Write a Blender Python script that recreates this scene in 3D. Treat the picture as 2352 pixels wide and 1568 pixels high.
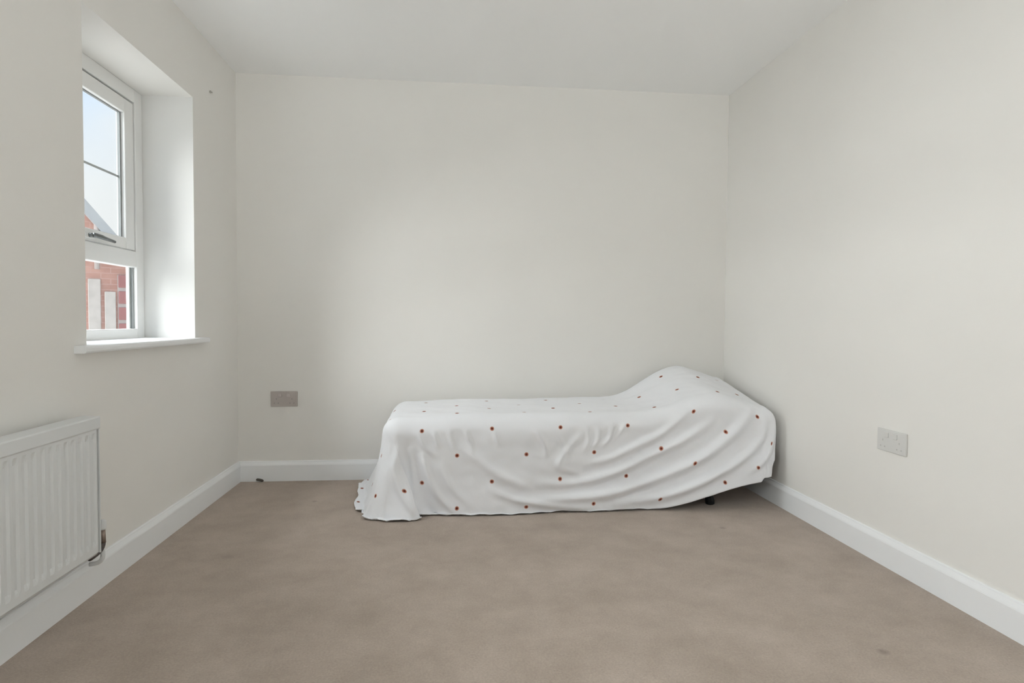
import bpy, bmesh, math
import numpy as np
from mathutils import Matrix, Vector, noise

for o in list(bpy.data.objects):
    bpy.data.objects.remove(o, do_unlink=True)
scene = bpy.context.scene
COL = scene.collection

# ------------------------------------------------------------------ camera
W, D, H = 3.0, 3.748, 2.4          # room width (x), back wall (y), ceiling (z)
REAR = -1.15                       # rear wall, behind the camera
cd = bpy.data.cameras.new('camera')
cam = bpy.data.objects.new('camera', cd)
COL.objects.link(cam)
cd.sensor_fit = 'HORIZONTAL'
cd.sensor_width = 36.0
cd.lens = 1400.0 / 2352.0 * 36.0
cd.clip_start = 0.02
yaw, pitch, roll = 0.09912, -0.03389, 0.00758
fw = Vector((math.sin(yaw) * math.cos(pitch), math.cos(yaw) * math.cos(pitch), math.sin(pitch)))
rt0 = Vector((math.cos(yaw), -math.sin(yaw), 0))
up0 = rt0.cross(fw)
rt = math.cos(roll) * rt0 + math.sin(roll) * up0
up = -math.sin(roll) * rt0 + math.cos(roll) * up0
M = Matrix((rt, up, -fw)).transposed().to_4x4()
M.translation = Vector((1.2602, 0.0, 0.9679))
cam.matrix_world = M
scene.camera = cam

# ------------------------------------------------------------------ colour management
scene.view_settings.view_transform = 'Standard'
scene.view_settings.look = 'None'
scene.view_settings.exposure = 0.16
scene.view_settings.gamma = 1.0
scene.view_settings.use_curve_mapping = False
scene.cycles.max_bounces = 16
scene.cycles.diffuse_bounces = 10
scene.cycles.transparent_max_bounces = 16

# ------------------------------------------------------------------ world: pale sky with thin cloud
world = bpy.data.worlds.new('sky')
scene.world = world
world.use_nodes = True
wn, wl = world.node_tree.nodes, world.node_tree.links
wn.clear()
w_out = wn.new('ShaderNodeOutputWorld')
w_bg = wn.new('ShaderNodeBackground')
w_tc = wn.new('ShaderNodeTexCoord')
w_noise = wn.new('ShaderNodeTexNoise')
w_noise.inputs['Scale'].default_value = 2.2
w_noise.inputs['Detail'].default_value = 4.0
w_noise.inputs['Roughness'].default_value = 0.45
w_ramp = wn.new('ShaderNodeValToRGB')
w_ramp.color_ramp.elements[0].position = 0.42
w_ramp.color_ramp.elements[0].color = (0.50, 0.73, 1.06, 1)
w_ramp.color_ramp.elements[1].position = 0.60
w_ramp.color_ramp.elements[1].color = (0.83, 0.86, 0.86, 1)
w_sep = wn.new('ShaderNodeSeparateXYZ')
w_el = wn.new('ShaderNodeMapRange')
w_el.inputs['From Min'].default_value = 0.14
w_el.inputs['From Max'].default_value = 0.34
w_mix = wn.new('ShaderNodeMix')
w_mix.data_type = 'RGBA'
w_mix.inputs[6].default_value = (0.80, 0.82, 0.83, 1)
wl.new(w_tc.outputs['Generated'], w_noise.inputs['Vector'])
wl.new(w_noise.outputs['Fac'], w_ramp.inputs['Fac'])
wl.new(w_tc.outputs['Generated'], w_sep.inputs['Vector'])
wl.new(w_sep.outputs['Z'], w_el.inputs['Value'])
wl.new(w_el.outputs['Result'], w_mix.inputs[0])
wl.new(w_ramp.outputs['Color'], w_mix.inputs[7])
wl.new(w_mix.outputs[2], w_bg.inputs['Color'])
w_bg.inputs['Strength'].default_value = 1.07
wl.new(w_bg.outputs['Background'], w_out.inputs['Surface'])

# ------------------------------------------------------------------ sun: veiled by bright cloud, so very soft
sd = bpy.data.lights.new('veiled_sun', 'SUN')
sd.energy = 15.0
sd.angle = math.radians(78)
sd.color = (0.97, 0.99, 1.0)
sun = bpy.data.objects.new('veiled_sun', sd)
COL.objects.link(sun)
sun.rotation_euler = Vector((0.80, 0.14, -0.40)).to_track_quat('-Z', 'Y').to_euler()
sun.location = (-6, -1, 5)

# added fill lights outside two assumed, unseen windows beside and behind the viewer
def fill_light(name, loc, direction, sx, sy, watts, color=(0.965, 0.99, 1.0)):
    ld = bpy.data.lights.new(name, 'AREA')
    ld.shape = 'RECTANGLE'; ld.size = sx; ld.size_y = sy; ld.energy = watts; ld.color = color
    o = bpy.data.objects.new(name, ld)
    COL.objects.link(o)
    o.location = loc
    o.rotation_euler = Vector(direction).to_track_quat('-Z', 'Z').to_euler()
    return o
fill_light('fill_light_side', (-0.315, -0.10, 1.456), (1, 0, 0), 1.5, 1.18, 17)  # added fill from the left, set in the assumed side opening
fill_light('fill_light_rear', (0.75, REAR - 0.85, 0.18), (0.1, 1, 0.45), 2.0, 1.6, 440)  # added fill, low and aimed up to brighten ceiling and walls

# ------------------------------------------------------------------ materials
def mat(name, color, rough=0.6, metal=0.0, spec=0.5):
    m = bpy.data.materials.new(name)
    m.use_nodes = True
    b = m.node_tree.nodes['Principled BSDF']
    b.inputs['Base Color'].default_value = (*color, 1)
    b.inputs['Roughness'].default_value = rough
    b.inputs['Metallic'].default_value = metal
    b.inputs['Specular IOR Level'].default_value = spec
    return m

def mottle(m, c1, c2, scale, detail=3.0, bump=0.0, bump_scale=None, dist=0.002, coord='Object'):
    nt = m.node_tree
    n, l = nt.nodes, nt.links
    b = n['Principled BSDF']
    tc = n.new('ShaderNodeTexCoord')
    no = n.new('ShaderNodeTexNoise')
    no.inputs['Scale'].default_value = scale
    no.inputs['Detail'].default_value = detail
    mx = n.new('ShaderNodeMix')
    mx.data_type = 'RGBA'
    mr = n.new('ShaderNodeMapRange')
    mr.inputs['From Min'].default_value = 0.3
    mr.inputs['From Max'].default_value = 0.7
    mx.inputs[6].default_value = (*c1, 1)
    mx.inputs[7].default_value = (*c2, 1)
    l.new(tc.outputs[coord], no.inputs['Vector'])
    l.new(no.outputs['Fac'], mr.inputs['Value'])
    l.new(mr.outputs['Result'], mx.inputs[0])
    l.new(mx.outputs[2], b.inputs['Base Color'])
    if bump:
        nb = n.new('ShaderNodeTexNoise')
        nb.inputs['Scale'].default_value = bump_scale
        nb.inputs['Detail'].default_value = 3.0
        bp = n.new('ShaderNodeBump')
        bp.inputs['Strength'].default_value = bump
        bp.inputs['Distance'].default_value = dist
        l.new(tc.outputs[coord], nb.inputs['Vector'])
        l.new(nb.outputs['Fac'], bp.inputs['Height'])
        l.new(bp.outputs['Normal'], b.inputs['Normal'])
    return m

WALL = mottle(mat('wall_paint', (.7, .7, .7), 0.75, spec=.3), (.797, .784, .756), (.813, .800, .772), 2.2, bump=.12, bump_scale=180, dist=.0006)
CEIL = mottle(mat('ceiling_paint', (.7, .7, .7), 0.85, spec=.2), (.895, .900, .900), (.905, .910, .910), 1.7, bump=.12, bump_scale=150, dist=.0006)
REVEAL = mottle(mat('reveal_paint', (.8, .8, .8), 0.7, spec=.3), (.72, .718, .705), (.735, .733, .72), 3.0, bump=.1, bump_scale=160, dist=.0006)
GLOSS = mottle(mat('white_gloss', (.75, .75, .75), 0.42), (.84, .855, .87), (.855, .87, .885), 3.0)
UPVC = mat('window_plastic', (.84, .845, .84), 0.35)
GASKET = mat('grey_gasket', (.24, .25, .25), 0.6)
BARGREY = mat('spacer_grey', (.42, .43, .44), 0.45)
RADW = mat('radiator_enamel', (.70, .715, .72), 0.38)
DARKCHROME = mat('dark_chrome', (.20, .21, .21), 0.3, 0.9)
DARKMETAL = mat('dark_bronze', (.13, .115, .11), 0.42, 0.7)
BRONZE = mat('dull_copper', (.34, .27, .23), 0.45, 0.6)
SOCKW = mat('socket_white', (.66, .655, .64), 0.4)
SOCKG = mat('socket_taupe', (.46, .42, .40), 0.45)
SWG = mat('socket_switch_taupe', (.52, .475, .46), 0.45)
HOLE = mat('socket_slot', (.28, .26, .25), 0.7)
HOLEW = mat('socket_slot_pale', (.48, .475, .46), 0.7)
BLACK = mat('black_metal', (.012, .012, .013), 0.45)
RUBBER = mat('black_rubber', (.01, .01, .01), 0.8)
PALECAP = mat('pale_plastic_cap', (.62, .68, .65), 0.5)
MATTRESS = mottle(mat('mattress_ticking', (.6, .6, .6), 0.9), (.52, .52, .51), (.58, .58, .57), 30)
SMUDGE = mat('grey_smudge', (.42, .40, .37), 0.9)
CABLE = mat('dark_cable', (.06, .052, .045), 0.6)

# carpet
CARPET = mat('carpet', (.3, .26, .22), 0.95, spec=.1)
def build_carpet():
    nt = CARPET.node_tree
    n, l = nt.nodes, nt.links
    b = n['Principled BSDF']
    tc = n.new('ShaderNodeTexCoord')
    big = n.new('ShaderNodeTexNoise'); big.inputs['Scale'].default_value = 4.2; big.inputs['Detail'].default_value = 7; big.inputs['Roughness'].default_value = .7
    fine = n.new('ShaderNodeTexNoise'); fine.inputs['Scale'].default_value = 150; fine.inputs['Detail'].default_value = 4; fine.inputs['Roughness'].default_value = .7
    r1 = n.new('ShaderNodeMapRange'); r1.inputs['From Min'].default_value = .33; r1.inputs['From Max'].default_value = .67
    r2 = n.new('ShaderNodeMapRange'); r2.inputs['From Min'].default_value = .3; r2.inputs['From Max'].default_value = .7
    m1 = n.new('ShaderNodeMix'); m1.data_type = 'RGBA'
    m1.inputs[6].default_value = (.375, .310, .260, 1); m1.inputs[7].default_value = (.468, .394, .336, 1)
    m2 = n.new('ShaderNodeMix'); m2.data_type = 'RGBA'; m2.blend_type = 'MULTIPLY'; m2.inputs[0].default_value = 1
    rc = n.new('ShaderNodeValToRGB')
    rc.color_ramp.elements[0].color = (.86, .86, .86, 1); rc.color_ramp.elements[1].color = (1.1, 1.1, 1.1, 1)
    l.new(tc.outputs['Object'], big.inputs['Vector']); l.new(tc.outputs['Object'], fine.inputs['Vector'])
    l.new(big.outputs['Fac'], r1.inputs['Value']); l.new(r1.outputs['Result'], m1.inputs[0])
    l.new(fine.outputs['Fac'], r2.inputs['Value']); l.new(r2.outputs['Result'], rc.inputs['Fac'])
    l.new(m1.outputs[2], m2.inputs[6]); l.new(rc.outputs['Color'], m2.inputs[7])
    last = m2.outputs[2]
    # small trodden-in stains at fixed spots on the carpet
    for (sx, sy, rad, k) in ((2.533, 1.650, .022, .72), (2.537, 2.730, .022, .78), (.538, 3.301, .020, .78), (.36, 2.55, .03, .88)):
        vm = n.new('ShaderNodeVectorMath'); vm.operation = 'DISTANCE'
        vm.inputs[1].default_value = (sx, sy, 0)
        mr = n.new('ShaderNodeMapRange'); mr.inputs['From Min'].default_value = rad; mr.inputs['From Max'].default_value = rad * .3
        mx = n.new('ShaderNodeMix'); mx.data_type = 'RGBA'; mx.blend_type = 'MULTIPLY'
        mx.inputs[7].default_value = (k, k, k, 1)
        l.new(tc.outputs['Object'], vm.inputs[0]); l.new(vm.outputs['Value'], mr.inputs['Value'])
        l.new(mr.outputs['Result'], mx.inputs[0]); l.new(last, mx.inputs[6])
        last = mx.outputs[2]
    l.new(last, b.inputs['Base Color'])
    bp = n.new('ShaderNodeBump'); bp.inputs['Strength'].default_value = .5; bp.inputs['Distance'].default_value = .004
    l.new(fine.outputs['Fac'], bp.inputs['Height']); l.new(bp.outputs['Normal'], b.inputs['Normal'])
    b.inputs['Sheen Weight'].default_value = .15
    b.inputs['Sheen Roughness'].default_value = .5
build_carpet()

# clear window glass
GLASS = bpy.data.materials.new('window_glass'); GLASS.use_nodes = True
def build_glass():
    n, l = GLASS.node_tree.nodes, GLASS.node_tree.links
    n.clear()
    out = n.new('ShaderNodeOutputMaterial'); mix = n.new('ShaderNodeMixShader')
    tr = n.new('ShaderNodeBsdfTransparent'); gl = n.new('ShaderNodeBsdfGlossy')
    tr.inputs['Color'].default_value = (.97, .98, .975, 1); gl.inputs['Roughness'].default_value = .02
    mix.inputs[0].default_value = .05
    l.new(tr.outputs[0], mix.inputs[1]); l.new(gl.outputs[0], mix.inputs[2]); l.new(mix.outputs[0], out.inputs['Surface'])
build_glass()

# bed sheet: white cotton with a staggered lattice of small red-brown printed dots (UV in metres)
SHEET = mat('dotted_cotton', (.8, .8, .8), 0.85, spec=.2)
def build_sheet():
    n, l = SHEET.node_tree.nodes, SHEET.node_tree.links
    b = n['Principled BSDF']
    uv = n.new('ShaderNodeUVMap'); uv.uv_map = 'cloth'
    PX, PY = 0.345, 0.262
    dists = []
    for ox, oy in ((1.118, -.112), (1.2905, -.243)):
        sub = n.new('ShaderNodeVectorMath'); sub.operation = 'SUBTRACT'; sub.inputs[1].default_value = (ox - PX / 2, oy - PY / 2, 0)
        wr = n.new('ShaderNodeVectorMath'); wr.operation = 'WRAP'
        wr.inputs[1].default_value = (PX, PY, 1); wr.inputs[2].default_value = (0, 0, -1)
        ds = n.new('ShaderNodeVectorMath'); ds.operation = 'DISTANCE'; ds.inputs[1].default_value = (PX / 2, PY / 2, 0)
        l.new(uv.outputs['UV'], sub.inputs[0]); l.new(sub.outputs[0], wr.inputs[0]); l.new(wr.outputs[0], ds.inputs[0])
        dists.append(ds.outputs['Value'])
    mn = n.new('ShaderNodeMath'); mn.operation = 'MINIMUM'
    l.new(dists[0], mn.inputs[0]); l.new(dists[1], mn.inputs[1])
    rp = n.new('ShaderNodeValToRGB')
    mr = n.new('ShaderNodeMapRange'); mr.inputs['From Max'].default_value = .0165
    l.new(mn.outputs[0], mr.inputs['Value']); l.new(mr.outputs['Result'], rp.inputs['Fac'])
    e = rp.color_ramp.elements
    e[0].position = 0; e[0].color = (.085, .022, .016, 1)
    e[1].position = .72; e[1].color = (.855, .868, .902, 1)
    k = rp.color_ramp.elements.new(.22); k.color = (.10, .025, .018, 1)
    k = rp.color_ramp.elements.new(.34); k.color = (.36, .12, .075, 1)
    k = rp.color_ramp.elements.new(.52); k.color = (.52, .26, .19, 1)
    l.new(rp.outputs['Color'], b.inputs['Base Color'])
    no = n.new('ShaderNodeTexNoise'); no.inputs['Scale'].default_value = 55; no.inputs['Detail'].default_value = 3
    bp = n.new('ShaderNodeBump'); bp.inputs['Strength'].default_value = .12; bp.inputs['Distance'].default_value = .004
    l.new(uv.outputs['UV'], no.inputs['Vector']); l.new(no.outputs['Fac'], bp.inputs['Height']); l.new(bp.outputs['Normal'], b.inputs['Normal'])
    b.inputs['Sheen Weight'].default_value = .1
build_sheet()

BRICK = mottle(mat('red_brick', (.4, .2, .15), 0.9), (.40, .205, .165), (.52, .30, .245), 6.0, 4)
def brick_courses():
    n, l = BRICK.node_tree.nodes, BRICK.node_tree.links
    b = n['Principled BSDF']
    src = b.inputs['Base Color'].links[0].from_socket
    tc = n.new('ShaderNodeTexCoord'); sp = n.new('ShaderNodeSeparateXYZ'); ad = n.new('ShaderNodeMath'); cb = n.new('ShaderNodeCombineXYZ')
    bt = n.new('ShaderNodeTexBrick')
    bt.inputs['Scale'].default_value = 1.0
    bt.inputs['Brick Width'].default_value = .225; bt.inputs['Row Height'].default_value = .075
    bt.inputs['Mortar Size'].default_value = .006; bt.inputs['Mortar Smooth'].default_value = .3
    bt.inputs['Mortar'].default_value = (.50, .31, .265, 1)
    tint = n.new('ShaderNodeMix'); tint.data_type = 'RGBA'; tint.blend_type = 'MULTIPLY'; tint.inputs[0].default_value = 1
    tint.inputs[7].default_value = (.93, .91, .91, 1)
    l.new(tc.outputs['Object'], sp.inputs[0]); l.new(sp.outputs['X'], ad.inputs[0]); l.new(sp.outputs['Y'], ad.inputs[1])
    l.new(ad.outputs[0], cb.inputs['X']); l.new(sp.outputs['Z'], cb.inputs['Y']); l.new(cb.outputs[0], bt.inputs['Vector'])
    l.new(src, bt.inputs['Color1']); l.new(src, tint.inputs[6]); l.new(tint.outputs[2], bt.inputs['Color2'])
    l.new(bt.outputs['Color'], b.inputs['Base Color'])
brick_courses()
QUOIN = mottle(mat('dark_red_brick', (.3, .1, .09), 0.9), (.32, .135, .13), (.38, .17, .16), 4)
MORTAR = mat('pale_mortar', (.46, .40, .38), 0.95)
SLATE = mottle(mat('grey_roof_tile', (.2, .2, .2), 0.8), (.36, .37, .385), (.42, .43, .44), 5)
CREAM = mottle(mat('cream_panel', (.6, .55, .5), 0.7), (.44, .395, .365), (.54, .49, .455), 7)
HOUSEPANE = mat('house_window_glass', (.10, .12, .14), 0.08)
PALE_GROUND = mottle(mat('outdoor_ground', (.2, .22, .15), 0.95), (.70, .69, .66), (.76, .75, .72), 1.0)  # unseen ground, made pale to bounce light up through the windows

# ------------------------------------------------------------------ mesh helpers
def link(name, me, m=None, parent=None):
    o = bpy.data.objects.new(name, me)
    COL.objects.link(o)
    if m is not None:
        for x in (m if isinstance(m, (list, tuple)) else [m]):
            me.materials.append(x)
    if parent is not None:
        o.parent = parent
    return o

def tag(o, label=None, cat=None, group=None, kind=None):
    if label: o['label'] = label
    if cat: o['category'] = cat
    if group: o['group'] = group
    if kind: o['kind'] = kind
    return o

def empty(name, loc):
    o = bpy.data.objects.new(name, None)
    COL.objects.link(o)
    o.location = loc
    o.empty_display_size = .05
    return o

def box(bm, x0, x1, y0, y1, z0, z1, mi=0):
    v = [bm.verts.new(p) for p in ((x0, y0, z0), (x1, y0, z0), (x1, y1, z0), (x0, y1, z0),
                                   (x0, y0, z1), (x1, y0, z1), (x1, y1, z1), (x0, y1, z1))]
    fs = []
    for f in ((0, 3, 2, 1), (4, 5, 6, 7), (0, 1, 5, 4), (1, 2, 6, 5), (2, 3, 7, 6), (3, 0, 4, 7)):
        fc = bm.faces.new([v[i] for i in f]); fc.material_index = mi; fs.append(fc)
    return fs

def done(name, bm, m, parent=None, bevel=0.0, seg=2, off=(0, 0, 0), smooth=False):
    if bevel:
        bmesh.ops.bevel(bm, geom=bm.edges[:], offset=bevel, segments=seg, affect='EDGES', profile=.5)
    if any(off):
        bmesh.ops.translate(bm, verts=bm.verts[:], vec=[-c for c in off])
    bmesh.ops.recalc_face_normals(bm, faces=bm.faces[:])
    me = bpy.data.meshes.new(name)
    bm.to_mesh(me); bm.free()
    if smooth:
        for p in me.polygons: p.use_smooth = True
    return link(name, me, m, parent)

def boxes(name, m, blist, parent=None, bevel=0.0, off=(0, 0, 0), seg=2):
    bm = bmesh.new()
    for b in blist: box(bm, *b)
    return done(name, bm, m, parent, bevel, seg, off)

def tube(bm, pts, rad, seg=14, caps=True):
    pts = [Vector(p) for p in pts]
    rings = []
    nrm = None
    for i, p in enumerate(pts):
        a = pts[max(i - 1, 0)]; b = pts[min(i + 1, len(pts) - 1)]
        t = (b - a).normalized()
        if nrm is None:
            nrm = t.orthogonal().normalized()
        else:
            nrm = (nrm - t * nrm.dot(t)).normalized()
        bi = t.cross(nrm)
        r = rad[i] if isinstance(rad, (list, tuple)) else rad
        rings.append([bm.verts.new(p + r * (math.cos(2 * math.pi * k / seg) * nrm + math.sin(2 * math.pi * k / seg) * bi)) for k in range(seg)])
    for a, b in zip(rings, rings[1:]):
        for k in range(seg):
            bm.faces.new((a[k], a[(k + 1) % seg], b[(k + 1) % seg], b[k]))
    if caps:
        bm.faces.new(rings[0][::-1]); bm.faces.new(rings[-1])

def arc(p0, pc, p1, n=8):
    p0, pc, p1 = Vector(p0), Vector(pc), Vector(p1)
    return [(1 - t) ** 2 * p0 + 2 * t * (1 - t) * pc + t * t * p1 for t in [i / n for i in range(n + 1)]]

def prism(bm, prof, axis, a0, a1):
    """extrude a closed 2-D profile; axis 'x': prof=(y,z), axis 'y': prof=(x,z)"""
    f = (lambda u, v, s: (s, u, v)) if axis == 'x' else (lambda u, v, s: (u, s, v))
    A = [bm.verts.new(f(u, v, a0)) for u, v in prof]
    B = [bm.verts.new(f(u, v, a1)) for u, v in prof]
    n = len(prof)
    for k in range(n):
        bm.faces.new((A[k], A[(k + 1) % n], B[(k + 1) % n], B[k]))
    bm.faces.new(A[::-1]); bm.faces.new(B)

# ------------------------------------------------------------------ room shell
WT = 0.28
WZ0, WZ1 = 0.867, 2.045
WIN1 = (2.250, 3.150)            # the window in view
ADDED_WIN2 = (-0.850, 0.650)           # assumed wider window in the same wall, unseen, added to let fill in

tag(boxes('floor', CARPET, [(-.0, W, REAR, D, -.06, 0)]), 'taupe beige fitted carpet with faint stains', kind='structure')
tag(boxes('ceiling', CEIL, [(-WT, W + .15, REAR - WT, D + .15, H, H + .2)]), 'plain white painted ceiling', kind='structure')
tag(boxes('wall_back', WALL, [(0, W, D, D + .15, -.06, H)]), 'off-white painted back wall behind the bed', kind='structure')
tag(boxes('wall_right', WALL, [(W, W + .15, REAR - WT, D + .15, -.06, H)]), 'off-white painted right wall', kind='structure')
ADDED_WIN3 = (0.650, 2.350)            # unseen opening added in the rear wall to let fill light in
tag(boxes('wall_rear', WALL, [(0, W, REAR - WT, REAR, -.06, WZ0), (0, W, REAR - WT, REAR, WZ1, H),
                              (0, ADDED_WIN3[0], REAR - WT, REAR, WZ0, WZ1), (ADDED_WIN3[1], W, REAR - WT, REAR, WZ0, WZ1)]), 'off-white painted rear wall', kind='structure')
def left_wall():
    bm = bmesh.new()
    y_lo, y_hi = REAR - WT, D + .15
    edges = [y_lo, ADDED_WIN2[0], ADDED_WIN2[1], WIN1[0], WIN1[1], y_hi]
    box(bm, -WT, 0, y_lo, y_hi, -.06, WZ0)
    box(bm, -WT, 0, y_lo, y_hi, WZ1, H)
    for i in (0, 2, 4):
        box(bm, -WT, 0, edges[i], edges[i + 1], WZ0, WZ1)
    bm.normal_update()
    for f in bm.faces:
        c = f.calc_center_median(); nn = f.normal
        for (a, b) in (WIN1, ADDED_WIN2):
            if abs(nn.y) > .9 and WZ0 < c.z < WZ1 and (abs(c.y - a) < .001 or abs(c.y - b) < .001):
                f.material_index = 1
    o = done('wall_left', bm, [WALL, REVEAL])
    return tag(o, 'off-white painted left wall with the window', kind='structure')
left_wall()

SK = [(0, 0), (.018, 0), (.018, .094), (.0165, .099), (.009, .113), (.0075, .118), (.005, .12), (0, .12)]
def skirt(name, axis, a0, a1, flip, base, label):
    bm = bmesh.new()
    prism(bm, [(base + flip * u, v) for u, v in SK], axis, a0, a1)
    tag(done(name, bm, GLOSS), label, kind='structure')
skirt('baseboard_left', 'y', REAR, D, 1, 0, 'white skirting board along the left wall')
skirt('baseboard_right', 'y', REAR, D, -1, W, 'white skirting board along the right wall')
skirt('baseboard_back', 'x', 0, W, -1, D, 'white skirting board along the back wall')
skirt('baseboard_rear', 'x', 0, W, 1, REAR, 'white skirting board along the rear wall')

# ------------------------------------------------------------------ windows
def window(name, y0, y1, label, sashes=1):
    FX = -0.235                                  # inner face of the frame
    xo = -0.278
    base = (FX, (y0 + y1) / 2, WZ0)
    t = empty(name, base)
    tag(t, label, kind='structure')
    P = dict(parent=t, off=base)
    FW = .068
    zt0, zt1 = 1.207, 1.284                      # transom
    bl = [(xo, FX, y0, y0 + FW, WZ0, WZ1), (xo, FX, y1 - FW, y1, WZ0, WZ1)]
    boxes('frame_jamb', UPVC, bl[:1], bevel=.004, **P)
    boxes('frame_jamb', UPVC, bl[1:], bevel=.004, **P)
    boxes('frame_head', UPVC, [(xo, FX, y0 + FW, y1 - FW, WZ1 - .062, WZ1)], bevel=.004, **P)
    boxes('frame_sill_rail', UPVC, [(xo, FX, y0 + FW, y1 - FW, WZ0, WZ0 + .050)], bevel=.004, **P)
    boxes('transom', UPVC, [(xo, FX - .001, y0 + FW, y1 - FW, zt0, zt1)], bevel=.004, **P)
    edges = [y0 + FW + (y1 - y0 - 2 * FW) * i / sashes for i in range(sashes + 1)]
    for i in range(sashes):
        a, b = edges[i], edges[i + 1]
        mw = .03 if sashes > 1 else 0
        if i > 0:
            boxes('mullion', UPVC, [(xo, FX, a - mw, a + mw, WZ0 + .05, WZ1 - .06)], bevel=.004, **P)
            a += mw
        if i < sashes - 1: b -= mw
        # opening light (upper)
        g = .007
        sa, sb, sz0, sz1 = a + g, b - g, zt1 + .003, WZ1 - .062 - g
        SX = FX - .004
        s = empty('opening_sash', (0, 0, 0)); s.parent = t
        Q = dict(parent=s, off=base)
        r = .078
        boxes('stile', UPVC, [(xo, SX, sa, sa + r, sz0, sz1)], bevel=.004, **Q)
        boxes('stile', UPVC, [(xo, SX, sb - r, sb, sz0, sz1)], bevel=.004, **Q)
        boxes('top_rail', UPVC, [(xo, SX, sa + r, sb - r, sz1 - r + .014, sz1)], bevel=.004, **Q)
        boxes('bottom_rail', UPVC, [(xo, SX, sa + r, sb - r, sz0, sz0 + .052)], bevel=.004, **Q)
        ga, gb, gz0, gz1 = sa + r, sb - r, sz0 + .052, sz1 - r + .014
        k = .010
        boxes('gasket', GASKET, [(-.268, -.256, ga, ga + k, gz0, gz1), (-.268, -.256, gb - k, gb, gz0, gz1),
                                 (-.268, -.256, ga + k, gb - k, gz0, gz0 + .004), (-.268, -.256, ga + k, gb - k, gz1 - .004, gz1)], **Q)
        boxes('pane', GLASS, [(-.264, -.260, ga + k, gb - k, gz0 + .004, gz1 - .004)], **Q)
        boxes('glazing_bar', BARGREY, [(-.2685, -.2655, ga + k, gb - k, 1.612, 1.622)], **Q)
        boxes('weather_seal', GASKET, [(-.274, -.254, a, sa + .012, zt1 - .002, sz1 + .01), (-.274, -.254, sb - .012, b, zt1 - .002, sz1 + .01),
                                       (-.274, -.254, sa + .012, sb - .012, sz1 - .012, WZ1 - .06)], parent=s, off=base)
        # handle on the bottom rail
        hy = (sa + sb) / 2
        bm = bmesh.new(); box(bm, SX, SX + .010, hy - .035, hy + .035, sz0 + .010, sz0 + .034)
        h = done('handle', bm, UPVC, s, .003, off=base)
        bm = bmesh.new()
        tube(bm, [(SX + .006, hy - .010, sz0 + .022), (SX + .026, hy - .010, sz0 + .022)], .0085)
        pts = arc((SX + .028, hy - .014, sz0 + .022), (SX + .034, hy + .02, sz0 + .022), (SX + .034, hy + .05, sz0 + .018), 5) + [Vector((SX + .034, hy + .135, sz0 + .012))]
        tube(bm, pts, [.0095] * 5 + [.0085, .006])
        done('handle_lever', bm, DARKCHROME, h, off=base, smooth=True)
        # fixed light (lower)
        fz0, fz1 = WZ0 + .050, zt0
        boxes('gasket', GASKET, [(-.262, -.250, a, a + .006, fz0, fz1), (-.262, -.250, b - .006, b, fz0, fz1)], **P)
        boxes('bead', UPVC, [(-.278, -.264, a + .001, a + .016, fz0, fz1), (-.278, -.264, b - .016, b - .001, fz0, fz1)], bevel=.002, **P)
        boxes('pane', GLASS, [(-.2625, -.2585, a + .006, b - .006, fz0, fz1)], **P)
    # inner sill board
    bm = bmesh.new()
    nose = [(-.236, WZ0 - .001), (.034, WZ0 - .001), (.038, WZ0 - .004), (.040, WZ0 - .010), (.040, WZ0 - .020), (.037, WZ0 - .025), (.032, WZ0 - .027), (0.0002, WZ0 - .027), (0.0002, WZ0 - .0035), (-.236, WZ0 - .0035)]
    nose = [(x, z + .0065) for x, z in nose]
    prism(bm, [q for q in nose], 'y', y0 + .0005, y1 - .0005)
    ear = [(.0002, WZ0 + .0055), (.034, WZ0 + .0055), (.038, WZ0 + .0025), (.040, WZ0 - .0035), (.040, WZ0 - .0135), (.037, WZ0 - .0185), (.032, WZ0 - .0205), (.0002, WZ0 - .0205)]
    prism(bm, ear, 'y', y0 - .072, y0 + .0005)
    prism(bm, ear, 'y', y1 - .0005, y1 + .085)
    done('sill_board', bm, GLOSS, t, off=base)
    return t
window('window_1', *WIN1, 'white plastic window with a top-hung sash over a fixed pane')
window('added_window_2', *ADDED_WIN2, 'unseen white plastic window added in the left wall beside the viewer for fill light', sashes=2)  # assumed window, out of view, added for its light
w3 = window('added_window_3', -.85, .85, 'unseen white plastic window added in the rear wall behind the viewer for fill light', sashes=2)  # assumed rear window, out of view, added as a way in for fill
w3.rotation_euler = (0, 0, math.pi / 2)
w3.location = (1.5, REAR - .235, WZ0)

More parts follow.
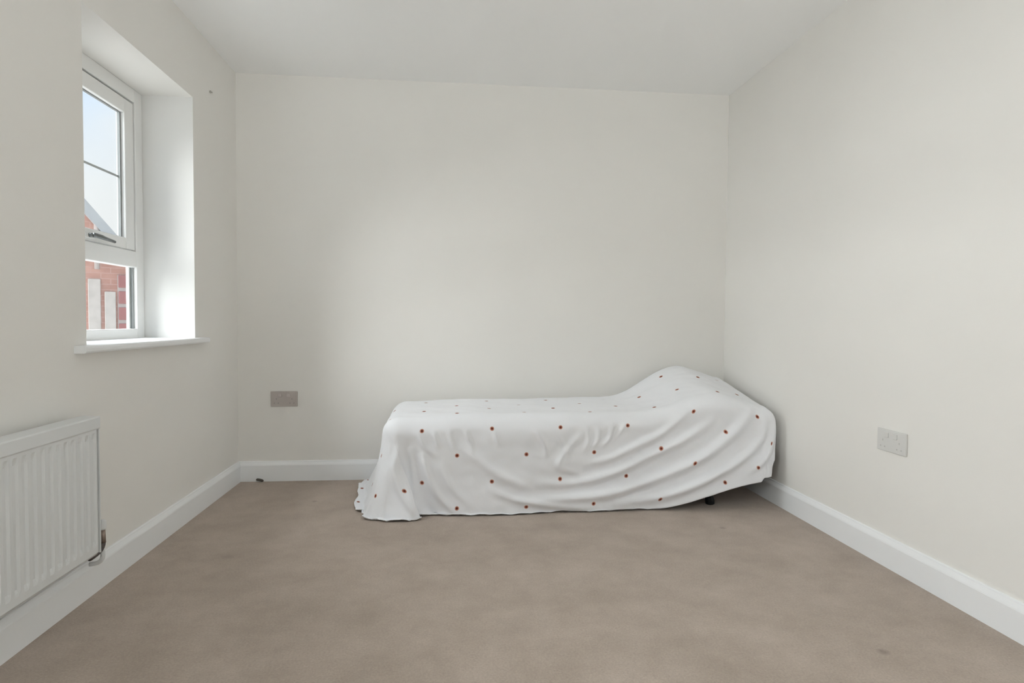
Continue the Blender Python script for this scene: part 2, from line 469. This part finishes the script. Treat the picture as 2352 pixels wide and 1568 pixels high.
# ------------------------------------------------------------------ radiator
def radiator():
    y0, y1, z0, z1 = 0.95, 2.152, .176, .642
    base = (.03, (y0 + y1) / 2, z0)
    t = tag(empty('radiator', base), 'white ribbed panel radiator fixed low on the left wall below the window', 'radiator')
    xb, xf = .075, .090
    # pressed front panel: vertical flutes, smooth headers top and bottom
    pitch = .0362
    rows = [(z0 + .000, 0), (z0 + .010, 0), (z0 + .032, 0), (z0 + .040, .35), (z0 + .050, 1), (z1 - .075, 1), (z1 - .062, .45), (z1 - .054, 0), (z1 - .042, 0)]
    ys = []
    n = int((y1 - y0 - .03) / (pitch / 12))
    for i in range(n + 1): ys.append(y0 + .015 + (y1 - y0 - .03) * i / n)
    bm = bmesh.new()
    grid = []
    for z, k in rows:
        row = []
        for y in ys:
            u = ((y1 - .015 - y) / pitch) % 1.0
            flute = max(0.0, min(1.0, (abs(u - .5) * 2 - .30) / .35))    # 0 in groove, 1 on rib
            flute = flute * flute * (3 - 2 * flute)
            d = -.0055 * (1 - flute) * k
            if z < z0 + .005: d = -.008
            row.append(bm.verts.new((xf + d, y, z)))
        grid.append(row)
    for a, b in zip(grid, grid[1:]):
        for i in range(len(a) - 1):
            bm.faces.new((a[i], a[i + 1], b[i + 1], b[i]))
    # back skin so the panel has thickness
    back = [[bm.verts.new((xb, y, z)) for y in (ys[0], ys[-1])] for z in (rows[0][0], rows[-1][0])]
    bm.faces.new((back[0][0], back[1][0], back[1][1], back[0][1]))
    bm.faces.new([back[0][0], back[0][1]] + [v for v in grid[0][::-1]])
    bm.faces.new([back[1][1], back[1][0]] + [v for v in grid[-1]])
    bm.faces.new([back[0][0]] + [g[0] for g in grid] + [back[1][0]])
    bm.faces.new([back[0][1]] + [g[-1] for g in grid] + [back[1][1]])
    done('front_panel', bm, RADW, t, off=base)
    boxes('back_panel', RADW, [(.040, .052, y0 + .02, y1 - .02, z0 + .008, z1 - .03)], t, .003, off=base)
    bm = bmesh.new()
    prism(bm, [(.034, z1 - .044), (.034, z1 - .004), (.038, z1), (.090, z1 - .002), (.094, z1 - .006), (.094, z1 - .040), (.092, z1 - .044)], 'y', y0, y1)
    done('top_grille', bm, RADW, t, off=base)
    for ya, yb in ((y0, y0 + .004), (y1 - .004, y1)):
        boxes('end_cap', RADW, [(.036, .0915, ya, yb, z0 + .004, z1 - .044)], t, .0015, off=base)
    for yc in (y0 + .25, y1 - .25):
        boxes('wall_bracket', RADW, [(.001, .041, yc - .02, yc + .02, z0 + .06, z1 - .08)], t, .002, off=base)
    bm = bmesh.new()
    prism(bm, [(.052, z0 + .02), (.075, z0 + .02), (.075, z0 + .026), (.052, z0 + .026)], 'y', y0 + .02, y1 - .02)
    done('convector_fin', bm, RADW, t, off=base)
    # lockshield valve at the far end
    vy, vx = y1 + .064, .062
    bm = bmesh.new()
    tube(bm, [(vx, y1 - .02, z0 + .006), (vx, vy - .012, z0 + .006)], .0085)
    tube(bm, [(vx, y1 - .015, z0 - .012)] + arc((vx, y1 + .004, z0 - .012), (vx, vy, z0 - .012), (vx, vy, z0 + .016), 6), .0085)
    v = done('valve', bm, DARKMETAL, t, off=base, smooth=True)
    bm = bmesh.new()
    tube(bm, [(vx, vy, z0 + .014), (vx, vy, z0 + .060)], [.0095, .0075])
    done('valve_stem', bm, BRONZE, v, off=base, smooth=True)
    bm = bmesh.new()
    tube(bm, [(vx, vy, z0 + .060), (vx, vy, z0 + .066), (vx, vy, z0 + .090), (vx, vy, z0 + .094)], [.0105, .0115, .0105, .006])
    done('valve_cap', bm, RADW, v, off=base, smooth=True)
    bm = bmesh.new()
    tube(bm, [(vx, vy - .002, z0 - .010), (vx, vy - .002, z0 - .03)] + arc((vx, vy - .002, z0 - .03), (vx, vy - .002, z0 - .06), (.019, vy - .002, z0 - .06), 5), .0075)
    done('pipe', bm, RADW, v, off=base, smooth=True)
    return t
radiator()

# ------------------------------------------------------------------ wall sockets
def socket(face, wall, cy, cz, w, h, mplate, mswitch, label, group):
    """double socket; face 'y-' on the back wall, 'x-' on the right wall"""
    loc = (cy, wall, cz) if face == 'y-' else (wall, cy, cz)
    t = tag(empty('wall_socket', loc), label, 'socket', group)
    if face == 'y-':
        mp = lambda u0, u1, d0, d1, v0, v1: (u0, u1, -d1, -d0, v0, v1)
    else:
        mp = lambda u0, u1, d0, d1, v0, v1: (-d1, -d0, -u1, -u0, v0, v1)
    boxes('plate', mplate, [mp(-w / 2, w / 2, .0005, .0095, -h / 2, h / 2)], t, .003)
    for s in (-1, 1):
        sw = boxes('switch', mswitch, [mp(s * .024 - .011, s * .024 + .011, .0093, .0135, h * .14, h * .36)], t, .0015)
        cx = s * .045
        for (a, b, c, d) in ((cx - .002, cx + .002, -.004 + .004, .008), (cx - .0145, cx - .0085, -.0235, -.0185), (cx + .0085, cx + .0145, -.0235, -.0185)):
            boxes('pin_slot', HOLE if mplate is SOCKG else HOLEW, [mp(a, b, .0090, .0098, c - .004, d - .004)], t)
    return t
socket('y-', D, .2685, .492, .156, .090, SOCKG, SWG, 'taupe grey double socket on the back wall left of the bed', 'double wall sockets')
socket('x-', W, 2.235, .502, .158, .088, SOCKW, SOCKW, 'white double socket on the right wall', 'double wall sockets')

# screw left in the wall above the window, cable stub by the back skirting
bm = bmesh.new()
tube(bm, [(0.0005, 3.365, 2.150), (.004, 3.365, 2.150), (.007, 3.365, 2.150)], [.006, .0075, .004])
tube(bm, [(0.004, 3.365, 2.150), (.012, 3.365, 2.147)], .003)
tag(done('wall_screw', bm, SMUDGE), 'small grey screw left in the left wall between window and corner', 'screw')
bm = bmesh.new()
tube(bm, arc((.112, D - .0195, .012), (.130, D - .045, .020), (.150, D - .026, .006), 8), [.006] + [.0075] * 7 + [.005])
tag(done('cable_stub', bm, CABLE, smooth=True), 'short dark cable stub at the foot of the back skirting near the left corner', 'cable')

# ------------------------------------------------------------------ folding bed under the sheet
XL, XR, YF, YB, RS = 1.005, 2.865, 3.090, 3.600, .088
def sstep(a, b, x):
    t = np.clip((x - a) / (b - a), 0, 1)
    return t * t * (3 - 2 * t)

def ztop(x, y):
    z = .500 + 0 * x
    z = z + .155 * sstep(2.20, 2.64, x) - .075 * sstep(2.62, 2.95, x)
    tilt = .035 * (y - 3.42) / .2
    z = z + tilt * sstep(2.15, 2.6, x)
    z = z - .016 * sstep(1.35, 1.0, x)
    z = z + .008 * sstep(3.1, 3.5, y) - .006 * np.sin((x - 1.0) * 3.3)
    return z

def bed():
    base = (1.93, 3.345, 0)
    t = tag(empty('folding_bed', base), 'low folding guest bed with black metal legs hidden under the dotted sheet', 'bed')
    # mattress follows the raised head end
    nx, ny = 60, 12
    bm = bmesh.new()
    top, bot = [], []
    for i in range(nx + 1):
        x = XL - .045 + (XR - XL + .09) * i / nx
        tr, br = [], []
        for j in range(ny + 1):
            y = YF - .035 + (YB - YF + .07) * j / ny
            e = min(x - (XL - .045), (XR + .045) - x, y - (YF - .035), (YB + .035) - y)
            z = float(ztop(np.float64(x), np.float64(y))) - .022 - .03 * max(0, 1 - e / .04) ** 2
            tr.append(bm.verts.new((x, y, z))); br.append(bm.verts.new((x, y, z - .135)))
        top.append(tr); bot.append(br)
    for i in range(nx):
        for j in range(ny):
            bm.faces.new((top[i][j], top[i + 1][j], top[i + 1][j + 1], top[i][j + 1]))
            bm.faces.new((bot[i][j], bot[i][j + 1], bot[i + 1][j + 1], bot[i + 1][j]))
    for i in range(nx):
        bm.faces.new((top[i][0], bot[i][0], bot[i + 1][0], top[i + 1][0]))
        bm.faces.new((top[i][ny], top[i + 1][ny], bot[i + 1][ny], bot[i][ny]))
    for j in range(ny):
        bm.faces.new((top[0][j], top[0][j + 1], bot[0][j + 1], bot[0][j]))
        bm.faces.new((top[nx][j], bot[nx][j], bot[nx][j + 1], top[nx][j + 1]))
    done('mattress', bm, MATTRESS, t, off=base)
    bm = bmesh.new()
    zf = .27
    for y in (YF + .01, YB - .01):
        tube(bm, [(XL, y, zf), (2.12, y, zf), (2.60, y, zf + .14), (XR, y, zf + .10)], .013)
    for x in (XL + .01, 1.5, 2.05):
        tube(bm, [(x, YF + .01, zf), (x, YB - .01, zf)], .012)
    tube(bm, [(XR, YF + .01, zf + .10), (XR, YB - .01, zf + .10)], .012)
    done('frame', bm, BLACK, t, off=base, smooth=True)
    for x, lean in ((1.08, -.02), (1.62, 0), (2.56, .07)):
        for y in (YF + .012, YB - .012):
            bm = bmesh.new()
            zt = zf + (.12 if x > 2.2 else 0)
            tube(bm, [(x, y, zt), (x + lean, y, .035)], .013)
            lg = done('leg', bm, BLACK, t, off=base, smooth=True)
            bm = bmesh.new()
            tube(bm, [(x + lean - .012, y, .060), (x + lean, y, .040), (x + lean + .006, y, .016), (x + lean + .008, y, .001)], [.015, .021, .025, .023])
            done('rubber_foot', bm, RUBBER, lg, off=base, smooth=True)
    bm = bmesh.new()
    tube(bm, [(2.56, YF + .012, .12), (2.56, YB - .012, .12)], .010)
    done('leg_brace', bm, BLACK, t, off=base, smooth=True)
    bm = bmesh.new()
    tube(bm, [(2.90, 3.14, .44), (2.955, 3.14, .452), (2.975, 3.14, .455), (2.982, 3.14, .455)], [.016, .017, .018, .010])
    done('rail_end_cap', bm, PALECAP, t, off=base, smooth=True)
bed()

# ------------------------------------------------------------------ bed sheet
def polyd(X, Z, pts):
    """distance to a polyline and signed side, in the plane of the drape"""
    best = np.full(X.shape, 1e9); tt = np.zeros(X.shape)
    tot = sum(math.dist(a, b) for a, b in zip(pts, pts[1:])); acc = 0
    for a, b in zip(pts, pts[1:]):
        dx, dz = b[0] - a[0], b[1] - a[1]
        L = math.hypot(dx, dz)
        t = np.clip(((X - a[0]) * dx + (Z - a[1]) * dz) / (L * L), 0, 1)
        d = np.hypot(X - a[0] - t * dx, Z - a[1] - t * dz)
        m = d < best
        best = np.where(m, d, best); tt = np.where(m, (acc + t * L) / tot, tt)
        acc += L
    return best, tt

def smooth_poly(pts, n=6):
    out = []
    P = [pts[0]] + list(pts) + [pts[-1]]
    for i in range(1, len(P) - 2):
        p0, p1, p2, p3 = P[i - 1], P[i], P[i + 1], P[i + 2]
        for k in range(n):
            t = k / n
            out.append(tuple(.5 * ((2 * p1[c]) + (-p0[c] + p2[c]) * t + (2 * p0[c] - 5 * p1[c] + 4 * p2[c] - p3[c]) * t * t + (-p0[c] + 3 * p1[c] - 3 * p2[c] + p3[c]) * t ** 3) for c in (0, 1)))
    out.append(tuple(pts[-1]))
    return out

# folds on the front drape: (points in x,z ; width ; height out of the cloth)
FOLDS = [
    ([(2.80, .50), (2.72, .40), (2.56, .285), (2.36, .19), (2.10, .105), (1.85, .075), (1.62, .075)], .030, .020),
    ([(2.60, .46), (2.45, .37), (2.28, .29), (2.08, .20), (1.88, .150), (1.70, .150)], .026, .016),
    ([(2.88, .46), (2.86, .36), (2.74, .25), (2.55, .155), (2.33, .075), (2.10, .045)], .026, .016),
    ([(2.46, .50), (2.33, .40), (2.20, .335), (2.05, .27), (1.95, .25)], .022, .012),
    ([(2.93, .42), (2.92, .32), (2.86, .24), (2.78, .19)], .022, .010),
    ([(1.92, .40), (1.85, .33), (1.80, .24), (1.90, .20)], .018, .007),
    ([(1.78, .41), (1.82, .35), (1.86, .28)], .014, .006),
    ([(1.94, .43), (1.95, .37), (1.93, .32)], .012, .006),
    ([(2.00, .43), (2.00, .38), (1.97, .33)], .012, .006),
    ([(1.30, .36), (1.40, .27), (1.52, .19), (1.66, .13)], .026, .009),
    ([(1.46, .13), (1.58, .08), (1.80, .035), (2.0, .03)], .020, .010),
    ([(1.10, .41), (1.13, .35), (1.18, .30)], .013, .008),
    ([(1.17, .42), (1.20, .35)], .013, .009),
    ([(1.25, .42), (1.275, .33)], .012, .009),
    ([(1.33, .42), (1.37, .33)], .012, .008),
    ([(1.47, .42), (1.50, .35)], .013, .006),
    ([(1.68, .42), (1.72, .36), (1.74, .30)], .014, .008),
    ([(2.07, .44), (2.06, .38), (2.02, .34)], .012, .008),
    ([(2.14, .45), (2.10, .39)], .012, .007),
    ([(1.12, .30), (1.15, .20), (1.20, .10), (1.27, .03)], .018, .014),
    ([(1.06, .33), (1.075, .22), (1.09, .10)], .016, .012),
    ([(1.22, .24), (1.27, .14), (1.35, .06)], .020, .008),
    ([(1.0, .33), (.985, .24), (1.02, .13), (1.09, .04)], .018, .014),
]

def sheet():
    # cloth coordinates in metres: a along the bed, b across it (negative = towards the room)
    da, db = .0085, .0075
    A = np.arange(XL - .60, XR + .31, da)
    B = np.arange(YF - .575, YB + .34, db)
    a, b = np.meshgrid(A, B, indexing='ij')
    # overhang lengths vary along the edges
    lfront = .572 - .155 * sstep(2.58, 2.97, a) - .022 * sstep(1.15, 1.6, a) * sstep(2.6, 2.2, a) + .006 * np.sin(a * 11)
    sc = np.where(b < YF, lfront / .575, 1.0)
    bb = np.where(b < YF, YF + (b - YF) * sc, b)
    ox = np.where(a < XL, a - XL, np.where(a > XR, a - XR, 0.0))
    oy = np.where(bb < YF, bb - YF, np.where(bb > YB, bb - YB, 0.0))
    pw = np.where(ox > 0, 7.0, 3.2)
    r = (np.abs(ox) ** pw + np.abs(oy) ** pw) ** (1 / pw)
    rr = np.hypot(ox, oy) + 1e-9
    ux, uy = ox / rr, oy / rr
    mm = np.maximum(np.abs(ox), np.abs(oy)) + 1e-9
    rc = (ox > 0) & (oy != 0)                       # the head-end corners hang squarer
    ux = np.where(rc, .25 * ux + .75 * ox / mm, ux); uy = np.where(rc, .25 * uy + .75 * oy / mm, uy)
    x0 = np.clip(a, XL, XR); y0 = np.clip(bb, YF, YB)
    z0 = ztop(x0, y0)
    ang = np.clip(r / RS, 0, math.pi / 2)
    out = RS * np.sin(ang)
    drop = RS * (1 - np.cos(ang))
    hang = np.maximum(0, r - RS * math.pi / 2)
    # flare: the foot end spreads outward, the front hangs straight
    left = np.clip(-ux, 0, 1); front = np.clip(-uy, 0, 1); right = np.clip(ux, 0, 1); back = np.clip(uy, 0, 1)
    inl0 = ((ox < 0) & (oy < 0)).astype(float)
    flare = (.22 + .11 * sstep(3.10, 3.5, b)) * left + .015 * front * (1 - left) - .02 * right + .0 * back
    fl = np.sqrt(np.clip(1 - flare ** 2, 0, 1))
    out = out + hang * flare * np.where(inl0 > 0, 1.0, np.clip(hang / .40, 0, 1.2) ** (.7 * left))
    drop = drop + hang * fl
    X = x0 + ux * out
    Y = y0 + uy * out
    Z = z0 - drop
    # gathered folds round the front-left corner, deeper towards the floor
    th = np.arctan2(-oy, -ox)                       # 0 = foot end, pi/2 = front
    inl = ((ox < 0) & (oy < 0)).astype(float)
    # floor plan of the gathered corner: a wide ear that doubles back in front of the side drape
    EAR = [(XL - RS - .0836, YF), (.845, 3.005), (.900, 2.962), (.965, 2.945), (1.045, 2.940), (1.118, 2.952), (1.085, 2.985), (1.030, 3.000), (XL, YF - RS - .0057)]
    EARS = [0, .22, .38, .50, .62, .74, .84, .92, 1.0]
    ep = smooth_poly(EAR, 10)
    es = np.interp(np.linspace(0, 8, len(ep)), np.arange(9), EARS)
    sv = np.clip(th / (math.pi / 2), 0, 1)
    cx_ = np.interp(sv, es, [q[0] for q in ep]); cy_ = np.interp(sv, es, [q[1] for q in ep])
    hn = np.clip(hang / .38, 0, 1.06) ** (1 + .7 * (1 - sv) ** 2)
    tx = x0 + ux * RS * np.sin(ang); ty = y0 + uy * RS * np.sin(ang)
    X = np.where(inl > 0, tx + (cx_ - (XL + ux * RS)) * hn, X)
    Y = np.where(inl > 0, ty + (cy_ - (YF + uy * RS)) * hn, Y)
    wv = inl * np.sin(sv * math.pi) * np.clip(hang / .3, 0, 1)
    X += wv * .010 * np.sin(sv * 27 + hang * 9); Y -= wv * .008 * np.cos(sv * 21 + hang * 14)
    # gentle pleats down the foot end
    pf = left * (1 - inl) * np.clip(hang / .35, 0, 1)
    X -= pf * .010 * np.sin((b - YF) * 15.0)
    # folds on the front drape
    fm = front * np.clip(r / .10, 0, 1)
    dd = np.zeros(X.shape)
    for pts, w, h in FOLDS:
        d, t = polyd(X, Z, smooth_poly(pts))
        env = np.sin(np.clip(t, .02, .98) * math.pi) ** .45
        dd += 2.1 * h * env * (np.exp(-(d / w) ** 2) - .45 * np.exp(-(d / (2.4 * w)) ** 2))
    d, t = polyd(X, Z, smooth_poly([(1.05, .38), (1.07, .25), (1.12, .11), (1.17, .0)]))
    dd -= (1 - inl) * .030 * np.exp(-(d / .038) ** 2) * np.clip(hang / .12, 0, 1)
    Y -= fm * dd
    # broad undulation of hanging cloth
    Y -= fm * (1 - inl) * np.clip(hang / .4, 0, 1) * (.010 * np.sin(a * 5.1 + .4) + .005 * np.sin(a * 12.3 + 1.7))
    # the cloth cannot go through the carpet: what is too long lies out on the floor
    floor = .006 + .004 * np.abs(np.sin(a * 31 + b * 17))
    under = np.maximum(0, floor - Z)
    lie = (.35 * left + .12 * front) * (1 - .8 * inl)
    X += ux * under * lie
    Y += uy * under * lie
    Z = np.where(Z < floor, floor + .25 * np.minimum(under, .03) * np.abs(np.sin(a * 17 - b * 13)), Z)
    # fine crumples
    V = np.stack([X.ravel(), Y.ravel(), Z.ravel()], 1)
    na = np.empty(len(V)); nb = np.empty(len(V))
    af, bf = a.ravel(), b.ravel()
    for i in range(len(V)):
        na[i] = noise.noise((af[i] * 6.0, bf[i] * 9.0, 1.3))
        nb[i] = noise.noise((af[i] * 17.0, bf[i] * 21.0, 4.1))
    crum = na * .0075 + nb * .0026
    fr = front.ravel(); lf = left.ravel()
    onedge = np.clip(r.ravel() / .1, 0, 1)
    V[:, 2] += crum * (1 - onedge) * 1.0
    V[:, 1] -= crum * fr * onedge * 1.1
    V[:, 0] -= crum * lf * onedge * 1.1
    V[:, 2] = np.maximum(V[:, 2], .003)
    V[:, 0] = np.minimum(V[:, 0], W - .022)
    V[:, 1] = np.minimum(V[:, 1], D - .022)
    nA, nB = a.shape
    idx = np.arange(nA * nB).reshape(nA, nB)
    # trim the square corners of the cloth where they would pile up out of sight
    F = np.stack([idx[:-1, :-1], idx[1:, :-1], idx[1:, 1:], idx[:-1, 1:]], -1).reshape(-1, 4)
    me = bpy.data.meshes.new('bed_sheet')
    me.from_pydata(V.tolist(), [], F.tolist())
    uvl = me.uv_layers.new(name='cloth')
    li = np.empty(len(me.loops), dtype=np.int32); me.loops.foreach_get('vertex_index', li)
    # printed pattern coordinates: arc length, in metres, with front overhang measured from the shoulder
    ub = (bb - YF).ravel(); ua = a.ravel()
    uv = np.stack([ua[li], ub[li]], 1).astype(np.float32)
    uvl.data.foreach_set('uv', uv.ravel())
    for p in me.polygons: p.use_smooth = True
    o = link('bed_sheet', me, SHEET)
    sol = o.modifiers.new('thickness', 'SOLIDIFY'); sol.thickness = .0018; sol.offset = -1
    tag(o, 'white cotton sheet printed with small red dots draped over the low bed', 'sheet')
    return o
sheet()

# ------------------------------------------------------------------ outside: neighbouring brick house and ground
def house():
    # built in its own frame: x along the gable (0 near its right corner), y into the depth, then turned on the plot
    t = tag(empty('brick_house', (-3.2, 9.0, 0)), 'red brick house with a grey tiled gable roof outside the window', 'house')
    t.rotation_euler = (0, 0, math.radians(34))
    Y0, XRT, GZ = 0.0, .05, -2.9
    slope, ez, half = 1.26, 1.66, 3.2
    xc = XRT - half
    ridge = ez + half * slope
    bm = bmesh.new()
    prism(bm, [(XRT - 2 * half, GZ), (XRT, GZ), (XRT, ez), (xc, ridge), (XRT - 2 * half, ez)], 'y', Y0, Y0 + 7.5)
    done('gable_wall', bm, BRICK, t)
    for s in (1, -1):
        def pt(d, lift): return (xc + s * d, ridge - d * slope + lift)
        ov = .16
        bm = bmesh.new()
        prism(bm, [pt(0, .02), pt(half + ov, .02), pt(half + ov, .15), pt(0, .15)], 'y', Y0 - .02, Y0 + 7.7)
        rf = done('roof_slope', bm, SLATE, t)
        bm = bmesh.new()
        prism(bm, [pt(0, -.02), pt(half + ov, -.02), pt(half + ov, .17), pt(0, .17)], 'y', Y0 - .10, Y0 - .02)
        done('verge_board', bm, SLATE, rf)
    bm = bmesh.new()
    tube(bm, [(-.385, Y0 - .06, 2.30), (-.385, Y0 - .06, 1.62)], .03)
    done('flue_pipe', bm, MORTAR, t, smooth=True)
    # brick quoin blocks up the corner, pale mortar joints between
    boxes('quoin_mortar', MORTAR, [(XRT - .20, XRT + .004, Y0 - .012, Y0 - .001, GZ, ez - .1)], t)
    z = GZ + .066
    me = None
    while z + .19 < ez - .06:
        if me is None:
            bm = bmesh.new(); box(bm, -.190, .012, -.030, -.011, 0, .172)
            q = done('quoin_brick', bm, QUOIN, t, .006, 1); me = q.data
        else:
            q = link('quoin_brick', me, None, t)
        q.location = (XRT, 0, z)
        z += .222
    # tall pale panels in the gable wall
    for (xa, xb, za, zb) in ((-.485, -.345, .45, 1.49), (-.300, -.172, .45, 1.325), (-.485, -.345, -2.1, -.75), (-.300, -.172, -2.1, -.75)):
        boxes('pale_panel', CREAM, [(xa, xb, Y0 - .03, Y0 - .001, za, zb)], t, .006, seg=1)
    # house windows further along the gable, up and down
    for xa, za in ((-2.35, .25), (-4.6, .25), (-2.35, -2.0), (-4.6, -2.0)):
        w = boxes('house_window', UPVC, [(xa, xa + .07, Y0 - .02, Y0 + .05, za, za + 1.2), (xa + 1.03, xa + 1.1, Y0 - .02, Y0 + .05, za, za + 1.2),
                                         (xa + .07, xa + 1.03, Y0 - .02, Y0 + .05, za, za + .07), (xa + .07, xa + 1.03, Y0 - .02, Y0 + .05, za + 1.13, za + 1.2),
                                         (xa + .52, xa + .58, Y0 - .018, Y0 + .05, za + .07, za + 1.13)], t)
        boxes('pane', HOUSEPANE, [(xa + .07, xa + .52, Y0 - .008, Y0 - .002, za + .07, za + 1.13)], w)
        boxes('pane', HOUSEPANE, [(xa + .58, xa + 1.03, Y0 - .008, Y0 - .002, za + .07, za + 1.13)], w)
    return t
house()
tag(boxes('ground', PALE_GROUND, [(-40, -.31, -20, 45, -3.0, -2.9)]), 'ground outside below the window', kind='structure')
